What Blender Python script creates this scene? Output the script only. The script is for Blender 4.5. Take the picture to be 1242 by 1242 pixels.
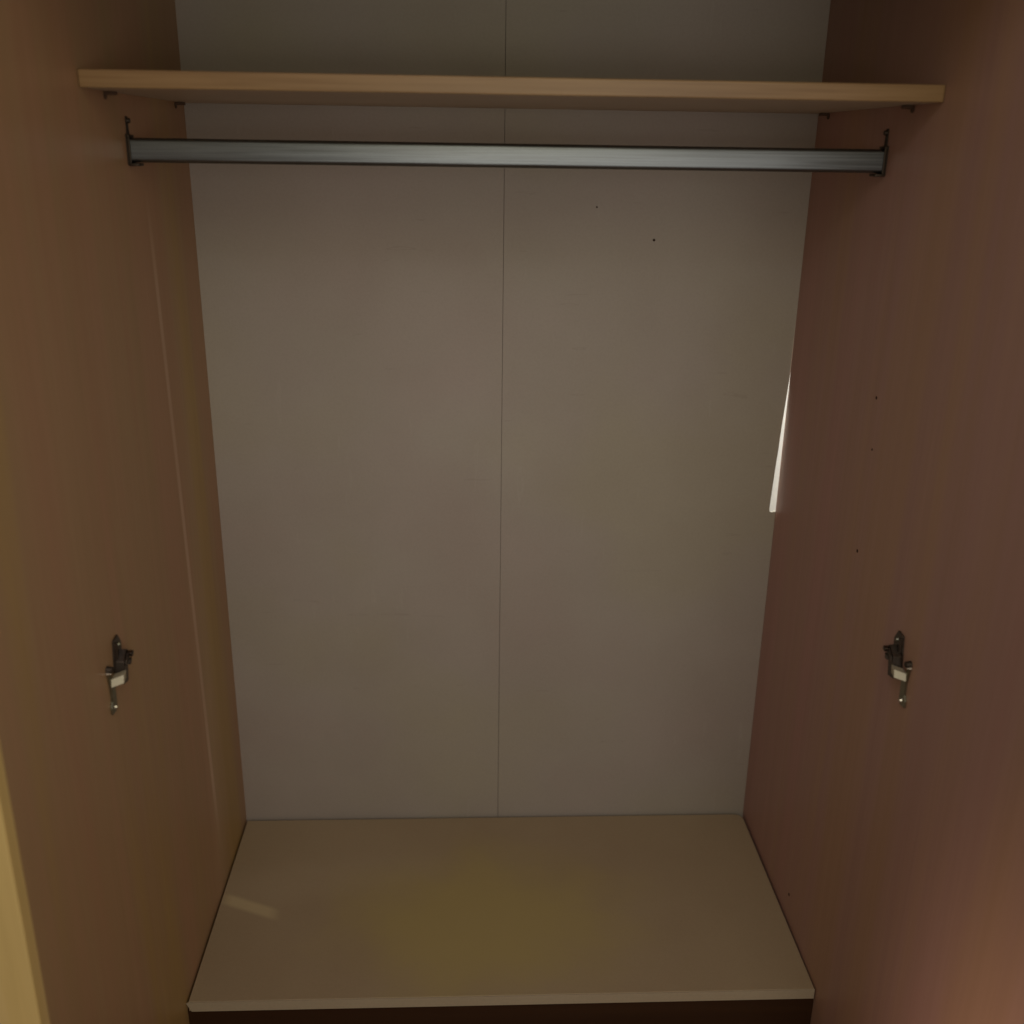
import bpy, bmesh, math, random
from mathutils import Matrix, Vector
random.seed(4)
for o in list(bpy.data.objects): bpy.data.objects.remove(o, do_unlink=True)
S = bpy.context.scene
COL = S.collection
R = math.radians

# ------------------------------------------------------------------ camera
cam_d = bpy.data.cameras.new('camera')
cam = bpy.data.objects.new('camera', cam_d); COL.objects.link(cam)
right = Vector((0.99905, -0.04100, 0.01450)); fwd = Vector((0.04349, 0.94038, -0.33733)); up = Vector((0.00020, 0.33764, 0.94128))
m = Matrix((right, up, -fwd)).transposed().to_4x4(); m.translation = (-0.0572, -1.2093, 1.2165)
cam.matrix_world = m
cam_d.sensor_width = 36; cam_d.lens = 35.80; cam_d.clip_start = .02; cam_d.clip_end = 60
cam_d.dof.use_dof = True; cam_d.dof.focus_distance = 1.55; cam_d.dof.aperture_fstop = 3.2
S.camera = cam

# ------------------------------------------------------------------ world and lamps
w = bpy.data.worlds.new('World'); S.world = w; w.use_nodes = True
bg = w.node_tree.nodes['Background']; bg.inputs['Color'].default_value = (1, .83, .72, 1); bg.inputs['Strength'].default_value = .20

def area(name, loc, target, sx, sy, power, col, spread=180):
    d = bpy.data.lights.new(name, 'AREA'); d.shape = 'RECTANGLE'; d.size = sx; d.size_y = sy
    d.energy = power; d.color = col; d.spread = R(spread)
    o = bpy.data.objects.new(name, d); COL.objects.link(o); o.location = loc
    o.rotation_euler = (Vector(target) - Vector(loc)).to_track_quat('-Z', 'Y').to_euler()
    return o
area('window_glow', (.50, -2.0, 1.0), (0, .4, .7), .55, .8, 5.6, (1, .955, .90))
area('ceiling_lamp', (.05, -1.3, 1.72), (0, .4, .5), .7, 1.0, 3.3, (1, .93, .58))
area('room_glow', (-.35, -1.3, 2.1), (0, .2, .4), .5, .5, 3.0, (.80, .75, 1.0))
area('camera_fill', (-.1, -1.25, 1.1), (0, .45, .72), .15, .15, .27, (1, .95, .86), 60)  # added fill beside the camera, brightens the middle of the back
area('low_fill', (-1.5, -.62, .10), (.48, -.62, 0), .60, .24, 1.35, (1, .72, .60), 40)  # added warm fill for the glow on the right panel and left stile
area('gap_fill', (.95, .535, .95), (.50, .60, .72), .05, .3, 15, (.90, .97, 1.0))  # added behind the wardrobe, stands for daylight on the wall at the gap

S.view_settings.view_transform = 'Standard'; S.view_settings.look = 'None'
S.view_settings.exposure = 0; S.view_settings.gamma = 1
S.render.resolution_x = 1024; S.render.resolution_y = 1024
S.render.engine = 'CYCLES'
S.cycles.max_bounces = 10; S.cycles.diffuse_bounces = 6

# ------------------------------------------------------------------ materials
def base(name, rough=.5, spec=.35, metal=0.):
    m = bpy.data.materials.new(name); m.use_nodes = True
    nt = m.node_tree; b = nt.nodes['Principled BSDF']
    b.inputs['Roughness'].default_value = rough; b.inputs['Specular IOR Level'].default_value = spec
    b.inputs['Metallic'].default_value = metal
    return m, nt, b
def N(nt, t, **kw):
    n = nt.nodes.new(t)
    for k, v in kw.items(): setattr(n, k, v)
    return n
def noise(nt, vec, scale, detail=3, rough=.5):
    n = N(nt, 'ShaderNodeTexNoise'); n.inputs['Scale'].default_value = scale
    n.inputs['Detail'].default_value = detail; n.inputs['Roughness'].default_value = rough
    nt.links.new(vec, n.inputs['Vector']); return n.outputs['Fac']
def mapping(nt, sc, off=(0, 0, 0)):
    tc = N(nt, 'ShaderNodeTexCoord'); mp = N(nt, 'ShaderNodeMapping')
    mp.inputs['Scale'].default_value = sc; mp.inputs['Location'].default_value = off
    nt.links.new(tc.outputs['Object'], mp.inputs['Vector']); return mp.outputs['Vector']
def ramp(nt, fac, stops):
    r = N(nt, 'ShaderNodeValToRGB'); e = r.color_ramp.elements
    while len(e) < len(stops): e.new(.5)
    for i, (p, c) in enumerate(stops): e[i].position = p; e[i].color = (*c, 1)
    nt.links.new(fac, r.inputs['Fac']); return r.outputs['Color']
def mix(nt, mode, fac, a, b):
    x = N(nt, 'ShaderNodeMix', data_type='RGBA', blend_type=mode)
    if isinstance(fac, float): x.inputs['Factor'].default_value = fac
    else: nt.links.new(fac, x.inputs['Factor'])
    for s, v in ((6, a), (7, b)):
        if isinstance(v, tuple): x.inputs[s].default_value = (*v, 1)
        else: nt.links.new(v, x.inputs[s])
    return x.outputs[2]
def math_(nt, op, a, b=None, clamp=False):
    x = N(nt, 'ShaderNodeMath', operation=op); x.use_clamp = clamp
    for i, v in enumerate((a, b)):
        if v is None: continue
        if isinstance(v, (int, float)): x.inputs[i].default_value = v
        else: nt.links.new(v, x.inputs[i])
    return x.outputs[0]
def bump(nt, b, h, strength, dist=.001):
    n = N(nt, 'ShaderNodeBump'); n.inputs['Strength'].default_value = strength; n.inputs['Distance'].default_value = dist
    nt.links.new(h, n.inputs['Height']); nt.links.new(n.outputs['Normal'], b.inputs['Normal'])
def band(nt, v, centre, half, soft):
    d = math_(nt, 'ABSOLUTE', math_(nt, 'SUBTRACT', v, centre))
    r = N(nt, 'ShaderNodeMapRange', interpolation_type='SMOOTHSTEP')
    r.inputs[1].default_value = half; r.inputs[2].default_value = half + soft
    r.inputs[3].default_value = 1; r.inputs[4].default_value = 0
    nt.links.new(d, r.inputs[0]); return r.outputs[0]

def beech(name, axis, dark, light, offs=(0, 0, 0), rough=.42, streak=False, warm=.5, fine=.10):
    """beech foil: stretched grain along axis, broad uneven tone bands"""
    m, nt, b = base(name, rough, .32)
    sc = [38, 38, 38]; sc[axis] = 1.1
    sf = [330, 330, 330]; sf[axis] = 7
    sb = [7.5, 7.5, 7.5]; sb[axis] = .5
    g = noise(nt, mapping(nt, sc, offs), 1, 4, .6)
    f = noise(nt, mapping(nt, sf, offs), 1, 2, .5)
    h = noise(nt, mapping(nt, sb, offs), 1, 3, .55)
    c = ramp(nt, g, [(.30, dark), (.72, light)])
    c = mix(nt, 'MULTIPLY', fine, c, ramp(nt, f, [(.36, (.62, .55, .48)), (.6, (1, 1, 1))]))
    c = mix(nt, 'MULTIPLY', warm, c, ramp(nt, h, [(.37, (1.0, .83, .86)), (.50, (.94, .89, .84)), (.63, (1.0, .98, .60))]))
    if streak:   # long pale line down the panel
        tc = N(nt, 'ShaderNodeTexCoord'); sp = N(nt, 'ShaderNodeSeparateXYZ'); nt.links.new(tc.outputs['Object'], sp.inputs[0])
        t = math_(nt, 'ADD', sp.outputs['Y'], math_(nt, 'MULTIPLY', sp.outputs['Z'], .0391))
        k = band(nt, t, .2632, .0026, .0085)
        k = math_(nt, 'MULTIPLY', k, band(nt, sp.outputs['Z'], .72, .40, .16))
        k = math_(nt, 'MULTIPLY', k, math_(nt, 'ADD', math_(nt, 'MULTIPLY', noise(nt, mapping(nt, (3, 3, 9)), 1, 3), .5), .35))
        c = mix(nt, 'MIX', k, c, (.62, .44, .30))
    nt.links.new(c, b.inputs['Base Color'])
    bump(nt, b, f, .06)
    return m

DK, LT = (.425, .283, .150), (.455, .306, .170)
M_left = beech('beech_foil_left', 2, DK, LT, (0, .62, 3.2), streak=True, warm=.75)
M_right = beech('beech_foil_right', 2, (.428, .264, .206), (.458, .285, .230), (0, 3.7, 1.2), warm=.5)
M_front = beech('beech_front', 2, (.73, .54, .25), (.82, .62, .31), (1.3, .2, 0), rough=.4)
M_edge = beech('beech_edge_band', 0, (.285, .180, .078), (.385, .255, .118), (.4, 1.7, 0), rough=.36, warm=.25, fine=.45)
M_plinth_shade = beech('plinth_shade', 0, (.038, .016, .006), (.052, .023, .009), (2, 1, 0))  # near-black colour carries the shade of the recess under the board

def cream(name, col, rough=.5, patch_and_light=False, mottle=False):
    m, nt, b = base(name, rough, .3)
    n1 = noise(nt, mapping(nt, (3.2, 3.2, 3.2)), 1, 4, .55)
    n2 = noise(nt, mapping(nt, (260, 260, 260)), 1, 2, .6)
    c = mix(nt, 'MULTIPLY', .6, col, ramp(nt, n1, [(.36, (.88, .85, .83)), (.62, (1, 1, 1))]))
    c = mix(nt, 'MULTIPLY', .12, c, ramp(nt, n2, [(.35, (.7, .7, .7)), (.6, (1, 1, 1))]))
    if mottle:
        h = noise(nt, mapping(nt, (2.2, 2.2, 2.6), (1.7, 0, 6.4)), 1, 3, .5)
        c = mix(nt, 'MULTIPLY', .8, c, ramp(nt, h, [(.34, (1.0, .955, .97)), (.50, (.985, .985, .97)), (.66, (.985, 1.0, .88))]))
        q = noise(nt, mapping(nt, (70, 1, 9), (.3, 0, 1.7)), 1, 2, .4)      # a few faint vertical rubs
        c = mix(nt, 'MIX', math_(nt, 'MULTIPLY', band(nt, q, .76, .010, .03), .05), c, (.62, .58, .52))
        p = noise(nt, mapping(nt, (11, 1, 95), (2.2, 0, .4)), 1, 2, .4)
        c = mix(nt, 'MIX', math_(nt, 'MULTIPLY', band(nt, p, .77, .008, .02), .16), c, (.20, .17, .14))
    if patch_and_light:
        tc = N(nt, 'ShaderNodeTexCoord'); sp = N(nt, 'ShaderNodeSeparateXYZ'); nt.links.new(tc.outputs['Object'], sp.inputs[0])
        X, Y = sp.outputs['X'], sp.outputs['Y']
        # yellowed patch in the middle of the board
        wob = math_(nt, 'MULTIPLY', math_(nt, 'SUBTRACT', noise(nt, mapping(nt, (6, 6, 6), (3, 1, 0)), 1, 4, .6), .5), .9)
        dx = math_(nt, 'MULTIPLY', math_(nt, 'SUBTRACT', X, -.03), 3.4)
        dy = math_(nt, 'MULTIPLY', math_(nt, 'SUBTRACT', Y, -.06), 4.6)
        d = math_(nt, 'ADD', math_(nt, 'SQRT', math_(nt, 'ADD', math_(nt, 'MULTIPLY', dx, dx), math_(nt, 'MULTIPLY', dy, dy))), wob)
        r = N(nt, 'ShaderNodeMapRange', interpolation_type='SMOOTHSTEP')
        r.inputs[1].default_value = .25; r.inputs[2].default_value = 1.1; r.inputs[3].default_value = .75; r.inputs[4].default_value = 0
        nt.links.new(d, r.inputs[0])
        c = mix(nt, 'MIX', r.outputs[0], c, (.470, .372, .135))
        # short pale streak of light painted into the board by the left edge
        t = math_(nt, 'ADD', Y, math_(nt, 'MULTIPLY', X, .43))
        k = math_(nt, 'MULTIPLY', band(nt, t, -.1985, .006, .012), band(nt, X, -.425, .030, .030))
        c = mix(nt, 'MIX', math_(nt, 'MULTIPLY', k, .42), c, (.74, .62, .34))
    nt.links.new(c, b.inputs['Base Color'])
    bump(nt, b, n2, .05)
    return m
M_back = cream('back_panel_white', (.405, .360, .305), .55, mottle=True)
M_board = cream('cream_melamine', (.42, .325, .20), .5, patch_and_light=True)
M_shelf = cream('shelf_melamine', (.52, .45, .35), .5)
M_bedge = cream('board_edge_cream', (.48, .40, .27), .5)
M_wall = cream('wall_plaster', (.74, .71, .63), .8)

def metal(name, col, rough, brushed=False, dirt=.5, mt=1.):
    m, nt, b = base(name, rough, .5, mt)
    n = noise(nt, mapping(nt, (6, 420, 420) if brushed else (120, 120, 120)), 1, 3, .6)
    c = mix(nt, 'MULTIPLY', dirt, col, ramp(nt, n, [(.35, (.62, .60, .58)), (.62, (1, 1, 1))]))
    nt.links.new(c, b.inputs['Base Color'])
    r = N(nt, 'ShaderNodeMapRange'); r.inputs[3].default_value = rough - .07; r.inputs[4].default_value = rough + .1
    nt.links.new(n, r.inputs[0]); nt.links.new(r.outputs[0], b.inputs['Roughness'])
    bump(nt, b, n, .12)
    return m
M_pin = base('brown_plastic', .5, .3)[0]; M_pin.node_tree.nodes['Principled BSDF'].inputs['Base Color'].default_value = (.10, .058, .034, 1)
M_rail = metal('brushed_steel', (.185, .200, .205), .38, True, .8)
M_brk = metal('dark_bracket', (.06, .045, .032), .5, mt=.7)
M_hdark = metal('dull_hinge_metal', (.13, .11, .09), .40)
M_hbright = metal('nickel_clip', (.80, .76, .62), .30)
M_clip = metal('worn_nickel_clip', (.50, .46, .33), .45, mt=.55, dirt=.3)
M_stem = metal('greenish_steel', (.30, .30, .22), .38)
M_hole = base('dark_hole', .9, .1)[0]; M_hole.node_tree.nodes['Principled BSDF'].inputs['Base Color'].default_value = (.050, .028, .018, 1)
M_strip = base('joint_strip', .8, .2)[0]; M_strip.node_tree.nodes['Principled BSDF'].inputs['Base Color'].default_value = (.28, .24, .20, 1)

def floor_mat():
    m, nt, b = base('floor_wood', .45, .35)
    g = noise(nt, mapping(nt, (1.5, 30, 30)), 1, 4, .6)
    nt.links.new(ramp(nt, g, [(.3, (.16, .09, .05)), (.7, (.25, .15, .085))]), b.inputs['Base Color'])
    return m

# ------------------------------------------------------------------ mesh helpers
def box(bm, x0, x1, y0, y1, z0, z1, bev=0., seg=2):
    r = bmesh.ops.create_cube(bm, size=1)
    for v in r['verts']:
        v.co = Vector(((x0 + x1) / 2 + v.co.x * (x1 - x0), (y0 + y1) / 2 + v.co.y * (y1 - y0), (z0 + z1) / 2 + v.co.z * (z1 - z0)))
    if bev:
        es = list({e for v in r['verts'] for e in v.link_edges})
        bmesh.ops.bevel(bm, geom=es, offset=bev, segments=seg, profile=.5, affect='EDGES')
def cyl(bm, c, axis, r, h, n=16, bev=0.):
    q = Vector((0, 0, 1)).rotation_difference(Vector(axis)).to_matrix().to_4x4()
    k = bmesh.ops.create_cone(bm, cap_ends=True, segments=n, radius1=r, radius2=r - bev, depth=h, matrix=Matrix.Translation(c) @ q)
    return k['verts']
def prism(bm, pts0, pts1):
    a = [bm.verts.new(p) for p in pts0]; b = [bm.verts.new(p) for p in pts1]; n = len(a)
    bm.faces.new(a[::-1]); bm.faces.new(b)
    for i in range(n): bm.faces.new((a[i], a[(i + 1) % n], b[(i + 1) % n], b[i]))
def obj(name, bm, mat, parent=None, loc=(0, 0, 0), smooth=False):
    bmesh.ops.recalc_face_normals(bm, faces=bm.faces)
    L = Vector(loc)
    p = parent
    while p: L = L + p.location; p = p.parent
    me = bpy.data.meshes.new(name)
    # vertices arrive in world space; store them relative to the object's origin
    for v in bm.verts: v.co -= L
    bm.to_mesh(me); bm.free(); me.materials.append(mat)
    if smooth:
        for f in me.polygons: f.use_smooth = True
        me.set_sharp_from_angle(angle=R(35))
    o = bpy.data.objects.new(name, me); COL.objects.link(o); o.location = loc
    if parent: o.parent = parent
    return o
def tag(o, label=None, cat=None, group=None, kind=None):
    for k, v in (('label', label), ('category', cat), ('group', group), ('kind', kind)):
        if v: o[k] = v
    return o
def empty(name, loc):
    o = bpy.data.objects.new(name, None); COL.objects.link(o); o.location = loc; o.empty_display_size = .05; return o

# ------------------------------------------------------------------ setting
bm = bmesh.new(); box(bm, -3, 3, .60, .72, -.10, 2.6)
tag(obj('wall', bm, M_wall), 'white plaster wall behind the wardrobe, glimpsed through the gap', 'wall', kind='structure')
bm = bmesh.new(); box(bm, -3, 3, -3.4, .60, -.16, -.10)
tag(obj('floor', bm, floor_mat()), 'brown wooden floor under the wardrobe', 'floor', kind='structure')

# ------------------------------------------------------------------ wardrobe carcass
H = .48; D = .445; T = .018; TOP = 1.47
ward = tag(empty('wardrobe', (0, 0, -.10)), 'open empty beech wardrobe with a pale two-piece back and brown side panels', 'wardrobe')
bm = bmesh.new(); box(bm, -H - T, -H, -.394, D, -.0995, TOP)
tag(obj('side_panel', bm, M_left, ward), 'left beech side panel with a long pale line')
bm = bmesh.new(); box(bm, H, H + T, -.52, D, -.0995, TOP)
tag(obj('side_panel', bm, M_right, ward), 'right reddish brown side panel with small screw holes')
bm = bmesh.new(); box(bm, -.560, -H + .0006, -.414, -.3945, -.099, TOP, .0012)
tag(obj('front_stile', bm, M_front, ward), 'golden beech front edge catching the room light')
bm = bmesh.new(); box(bm, H - .0006, .560, -.54, -.5205, -.099, TOP, .0012); obj('front_stile', bm, M_front, ward)
bm = bmesh.new(); box(bm, -.56, .56, -.30, D, TOP + .0005, TOP + .022); obj('top_shade_panel', bm, M_left, ward)  # unseen top, set low and cut back to shade the back above the shelf
bm = bmesh.new(); box(bm, -H + .0006, H - .0006, .003, .020, -.099, -.0178); obj('plinth', bm, M_plinth_shade, ward)
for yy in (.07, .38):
    bm = bmesh.new(); box(bm, -H + .001, H - .001, yy, yy + .03, -.099, -.0178); obj('floor_batten', bm, M_plinth_shade, ward)

# back: two thin sheets meeting at the middle; the right one has sprung away from the side near its edge
BT = .003
def sheet(poly, x_in):
    bm = bmesh.new()
    prism(bm, [(x, D + .0005, z) for x, z in poly], [(x, D + .0005 + BT, z) for x, z in poly])
    return obj('back_panel', bm, M_back, ward)
g = .00042
tag(sheet([(-.496, -.09), (-g + .001, -.09), (-g - .001, TOP), (-.496, TOP)], 0), 'left half of the pale back')
tag(sheet([(g + .001, -.09), (.496, -.09), (.496, .6232), (.4775, .6236), (.4741, .6225), (.4698, .6242), (.4688, .6300), (.4700, .655), (.4713, .69), (.4736, .735), (.4750, .775), (.4775, .818), (.4797, .861), (.496, 1.22), (.496, TOP), (g - .001, TOP)], 0),
    'right half of the pale back with a gap at its right edge')
bm = bmesh.new(); box(bm, -.02, .02, D + .0045, D + .008, -.09, TOP); obj('joint_strip', bm, M_strip, ward)
for x, z, r in ((.238, 1.081, .0020), (.145, 1.130, .0013)):
    bm = bmesh.new(); cyl(bm, (x, D, z), (0, 1, 0), r, .0016, 10); obj('nail_head', bm, M_hole, ward)
for y, z, r in ((.081, .913, .0022), (.074, .699, .0024), (.158, .046, .0026), (.072, .845, .0016)):
    bm = bmesh.new(); cyl(bm, (H, y, z), (1, 0, 0), r, .0010, 10); obj('screw_hole', bm, M_hole, ward)

# shelf supports
ZS = 1.2712
def shelf_pin(s, y):
    bm = bmesh.new()
    cyl(bm, (s * (H - .0075), y, ZS - .0026), (1, 0, 0), .0020, .014, 12)
    x0, x1 = sorted((s * (H - .0015), s * (H - .0135)))
    box(bm, x0, x1, y - .005, y + .005, ZS - .0016, ZS - .0004, .0004)
    cyl(bm, (s * (H - .0010), y, ZS - .0048), (1, 0, 0), .0044, .0014, 14)
    obj('shelf_pin', bm, M_pin, ward, smooth=True)
for s in (-1, 1):
    for y in (.09, .395): shelf_pin(s, y)

# rail brackets
ZR0, ZR1, YR0, YR1 = 1.1915, 1.2207, .1515, .1665
YC = (YR0 + YR1) / 2
def bracket(s):
    t = empty('rail_bracket', (s * H, YC, 1.206 + .10)); t.parent = ward   # relative to the wardrobe's origin
    def ob(name, bm, mat): return obj(name, bm, mat, t, smooth=True)
    bm = bmesh.new()
    x0, x1 = sorted((s * (H - .0003), s * (H - .0014)))
    box(bm, x0, x1, YR0 - .0025, YR1 + .0025, ZR0 - .003, ZR1 + .004, .0004)
    prism(bm, [(x0, YC - .004, ZR1 + .004), (x0, YC + .005, ZR1 + .004), (x0, YC + .003, 1.2455), (x0, YC - .003, 1.2455)],
              [(x1, YC - .004, ZR1 + .004), (x1, YC + .005, ZR1 + .004), (x1, YC + .003, 1.2455), (x1, YC - .003, 1.2455)])
    ob('plate', bm, M_brk)
    bm = bmesh.new()
    x0, x1 = sorted((s * (H - .0013), s * (H - .014)))
    box(bm, x0, x1, YR0 - .003, YR1 + .003, ZR0 - .0042, ZR0 - .0008, .0008)
    xa, xb = sorted((s * (H - .0013), s * (H - .0050)))
    box(bm, xa, xb, YR0 - .0016, YR0 - .0004, ZR0 - .004, ZR1 + .002, .0006)
    box(bm, xa, xb, YR1 + .0004, YR1 + .0016, ZR0 - .004, ZR1 + .002, .0006)
    box(bm, xa, xb, YR0 - .003, YR1 + .003, ZR1 + .0006, ZR1 + .0034, .0006)
    ob('cup', bm, M_brk)
    bm = bmesh.new(); cyl(bm, (s * (H - .0035), YC, 1.2405), (-s, 0, 0), .0036, .0034, 14, .001)
    ob('screw', bm, M_brk)
for s in (-1, 1): bracket(s)

# hinges (doors off): plate, arm, bright clip, pin and screws; metres, (y, z) on the panel, p = how far it stands off
def hinge(s):
    t = empty('hinge', (s * H, -.11, .61 + .10)); t.parent = ward
    tag(t, ('left' if s < 0 else 'right') + ' dull hinge mount with a bright clip')
    def P(p, y, z): return (s * (H - p), y, z)
    def slab(bm, pts, p0, p1):
        prism(bm, [P(p0, *q) for q in pts], [P(p1, *q) for q in pts])
    def ob(name, bm, mat, bev=.0005):
        if bev: bmesh.ops.bevel(bm, geom=list(bm.edges), offset=bev, segments=1, affect='EDGES')
        obj(name, bm, mat, t, smooth=False)
    bm = bmesh.new()
    slab(bm, [(-.0890, .6585), (-.1040, .6570), (-.1080, .634), (-.1120, .612), (-.0880, .604), (-.0830, .628), (-.0800, .645)], .0003, .0026)
    ob('mounting_plate', bm, M_hdark)
    bm = bmesh.new()                                                     # raised arm with its stepped rear edge
    slab(bm, [(-.1090, .632), (-.0960, .6425), (-.0905, .6395), (-.0925, .634), (-.0880, .6290), (-.0965, .6265), (-.0990, .6150), (-.1010, .603), (-.1160, .606)], .003, .0135)
    slab(bm, [(-.1060, .632), (-.0975, .6385), (-.0935, .630), (-.0985, .6255), (-.1080, .6265)], .0136, .0158)
    slab(bm, [(-.0965, .6370), (-.0900, .6385), (-.0890, .6335), (-.0955, .6320)], .0137, .0195)
    slab(bm, [(-.0985, .6290), (-.0925, .6300), (-.0950, .6235), (-.1000, .6235)], .0137, .0175)
    ob('arm', bm, M_hdark)
    bm = bmesh.new()
    slab(bm, [(-.1045, .6545), (-.1065, .6330), (-.1035, .6330), (-.1010, .6540)], .0027, .0062)   # turned-up flange
    ob('flange', bm, M_hdark, .0004)
    # bright clip: its broad face looks out of the wardrobe
    bm = bmesh.new()
    prism(bm, [P(.003, -.1285, .6192), P(.0170, -.1235, .6226), P(.0170, -.1265, .6128), P(.003, -.1315, .6094)],
              [P(.003, -.1195, .6215), P(.0170, -.1145, .6249), P(.0170, -.1175, .6151), P(.003, -.1225, .6117)])
    ob('clip', bm, M_clip, .0004)
    bm = bmesh.new()
    slab(bm, [(-.1300, .6100), (-.1180, .6060), (-.1190, .5800), (-.1240, .5745), (-.1355, .5755), (-.1350, .584), (-.1300, .590)], .0003, .0032)
    slab(bm, [(-.1340, .6300), (-.1290, .6330), (-.1255, .6100), (-.1310, .6090)], .0003, .003)
    ob('lower_plate', bm, M_stem)
    bm = bmesh.new(); cyl(bm, P(.0035, -.1300, .6325), (-s, 0, 0), .0050, .0065, 14, .0012); ob('pin', bm, M_brk, 0)
    bm = bmesh.new(); cyl(bm, P(.0040, -.1352, .6300), (-s, 0, 0), .0016, .006, 10, .0006); ob('stud', bm, M_hbright, 0)
    bm = bmesh.new(); cyl(bm, P(.0042, -.1265, .5815), (-s, 0, 0), .0030, .0030, 14, .001); ob('screw', bm, M_hbright, 0)
    bm = bmesh.new(); cyl(bm, P(.0036, -.0905, .6465), (-s, 0, 0), .0030, .0022, 14, .001); ob('screw', bm, M_stem, 0)
for s in (-1, 1): hinge(s)

# ------------------------------------------------------------------ floor board
brd = tag(empty('floor_board', (0, .22, -.02)), 'loose cream board lying as the wardrobe floor, yellowed in the middle', 'board')
bm = bmesh.new()
xl, xr = -.4768, .4776
poly = [(xl, .0016), (xr, .0016)]
cx, cy, rr = .4752 - .014, .4385 - .014, .014
poly += [(cx + rr * math.cos(a), cy + rr * math.sin(a)) for a in [R(15 * i) for i in range(7)]] + [(xl, .4385)]
prism(bm, [(x, y, -.0175) for x, y in poly], [(x, y, 0) for x, y in poly])
bmesh.ops.bevel(bm, geom=[e for e in bm.edges if all(abs(v.co.z) < 1e-6 for v in e.verts)], offset=.0006, segments=1, affect='EDGES')
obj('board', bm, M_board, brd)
bm = bmesh.new()
prism(bm, [(xl - .0030, -.0005, -.002), (xl + .004, -.0005, -.0172), (xr, -.0005, -.0172), (xr, -.0005, -.0004), (xl, -.0005, -.0004)],
          [(xl - .0030, .0013, -.002), (xl + .004, .0013, -.0172), (xr, .0013, -.0172), (xr, .0013, -.0004), (xl, .0013, -.0004)])
tag(obj('edge_band', bm, M_bedge, brd), 'pale front edge strip chipped at the left end')

# ------------------------------------------------------------------ upper shelf
shf = tag(empty('shelf', (0, .22, ZS)), 'beech edged shelf across the top of the wardrobe, above the rail', 'shelf')
bm = bmesh.new(); box(bm, -.4790, .4790, .0092, .4435, ZS, ZS + .0179, .0004, 1); obj('board', bm, M_shelf, shf)
bm = bmesh.new(); box(bm, -.4792, .4792, .0076, .0090, ZS - .0002, ZS + .0181, .0013, 3); tag(obj('edge_band', bm, M_edge, shf), 'striped beech front edge')

# ------------------------------------------------------------------ hanging rail: flattened tube
rail = tag(empty('hanging_rail', (0, YC, 1.206)), 'brushed steel clothes rail spanning the wardrobe below the shelf', 'clothes rail')
bm = bmesh.new(); prof = []
rad = .0050
for cy_, cz_, a0 in ((YR1 - rad, ZR1 - rad, 0), (YR0 + rad, ZR1 - rad, 90), (YR0 + rad, ZR0 + rad, 180), (YR1 - rad, ZR0 + rad, 270)):
    for i in range(7):
        a = R(a0 + 15 * i); prof.append((cy_ + rad * math.cos(a), cz_ + rad * math.sin(a)))
prism(bm, [(-.4774, y, z) for y, z in prof], [(.4774, y, z) for y, z in prof])
obj('tube', bm, M_rail, rail, smooth=True)
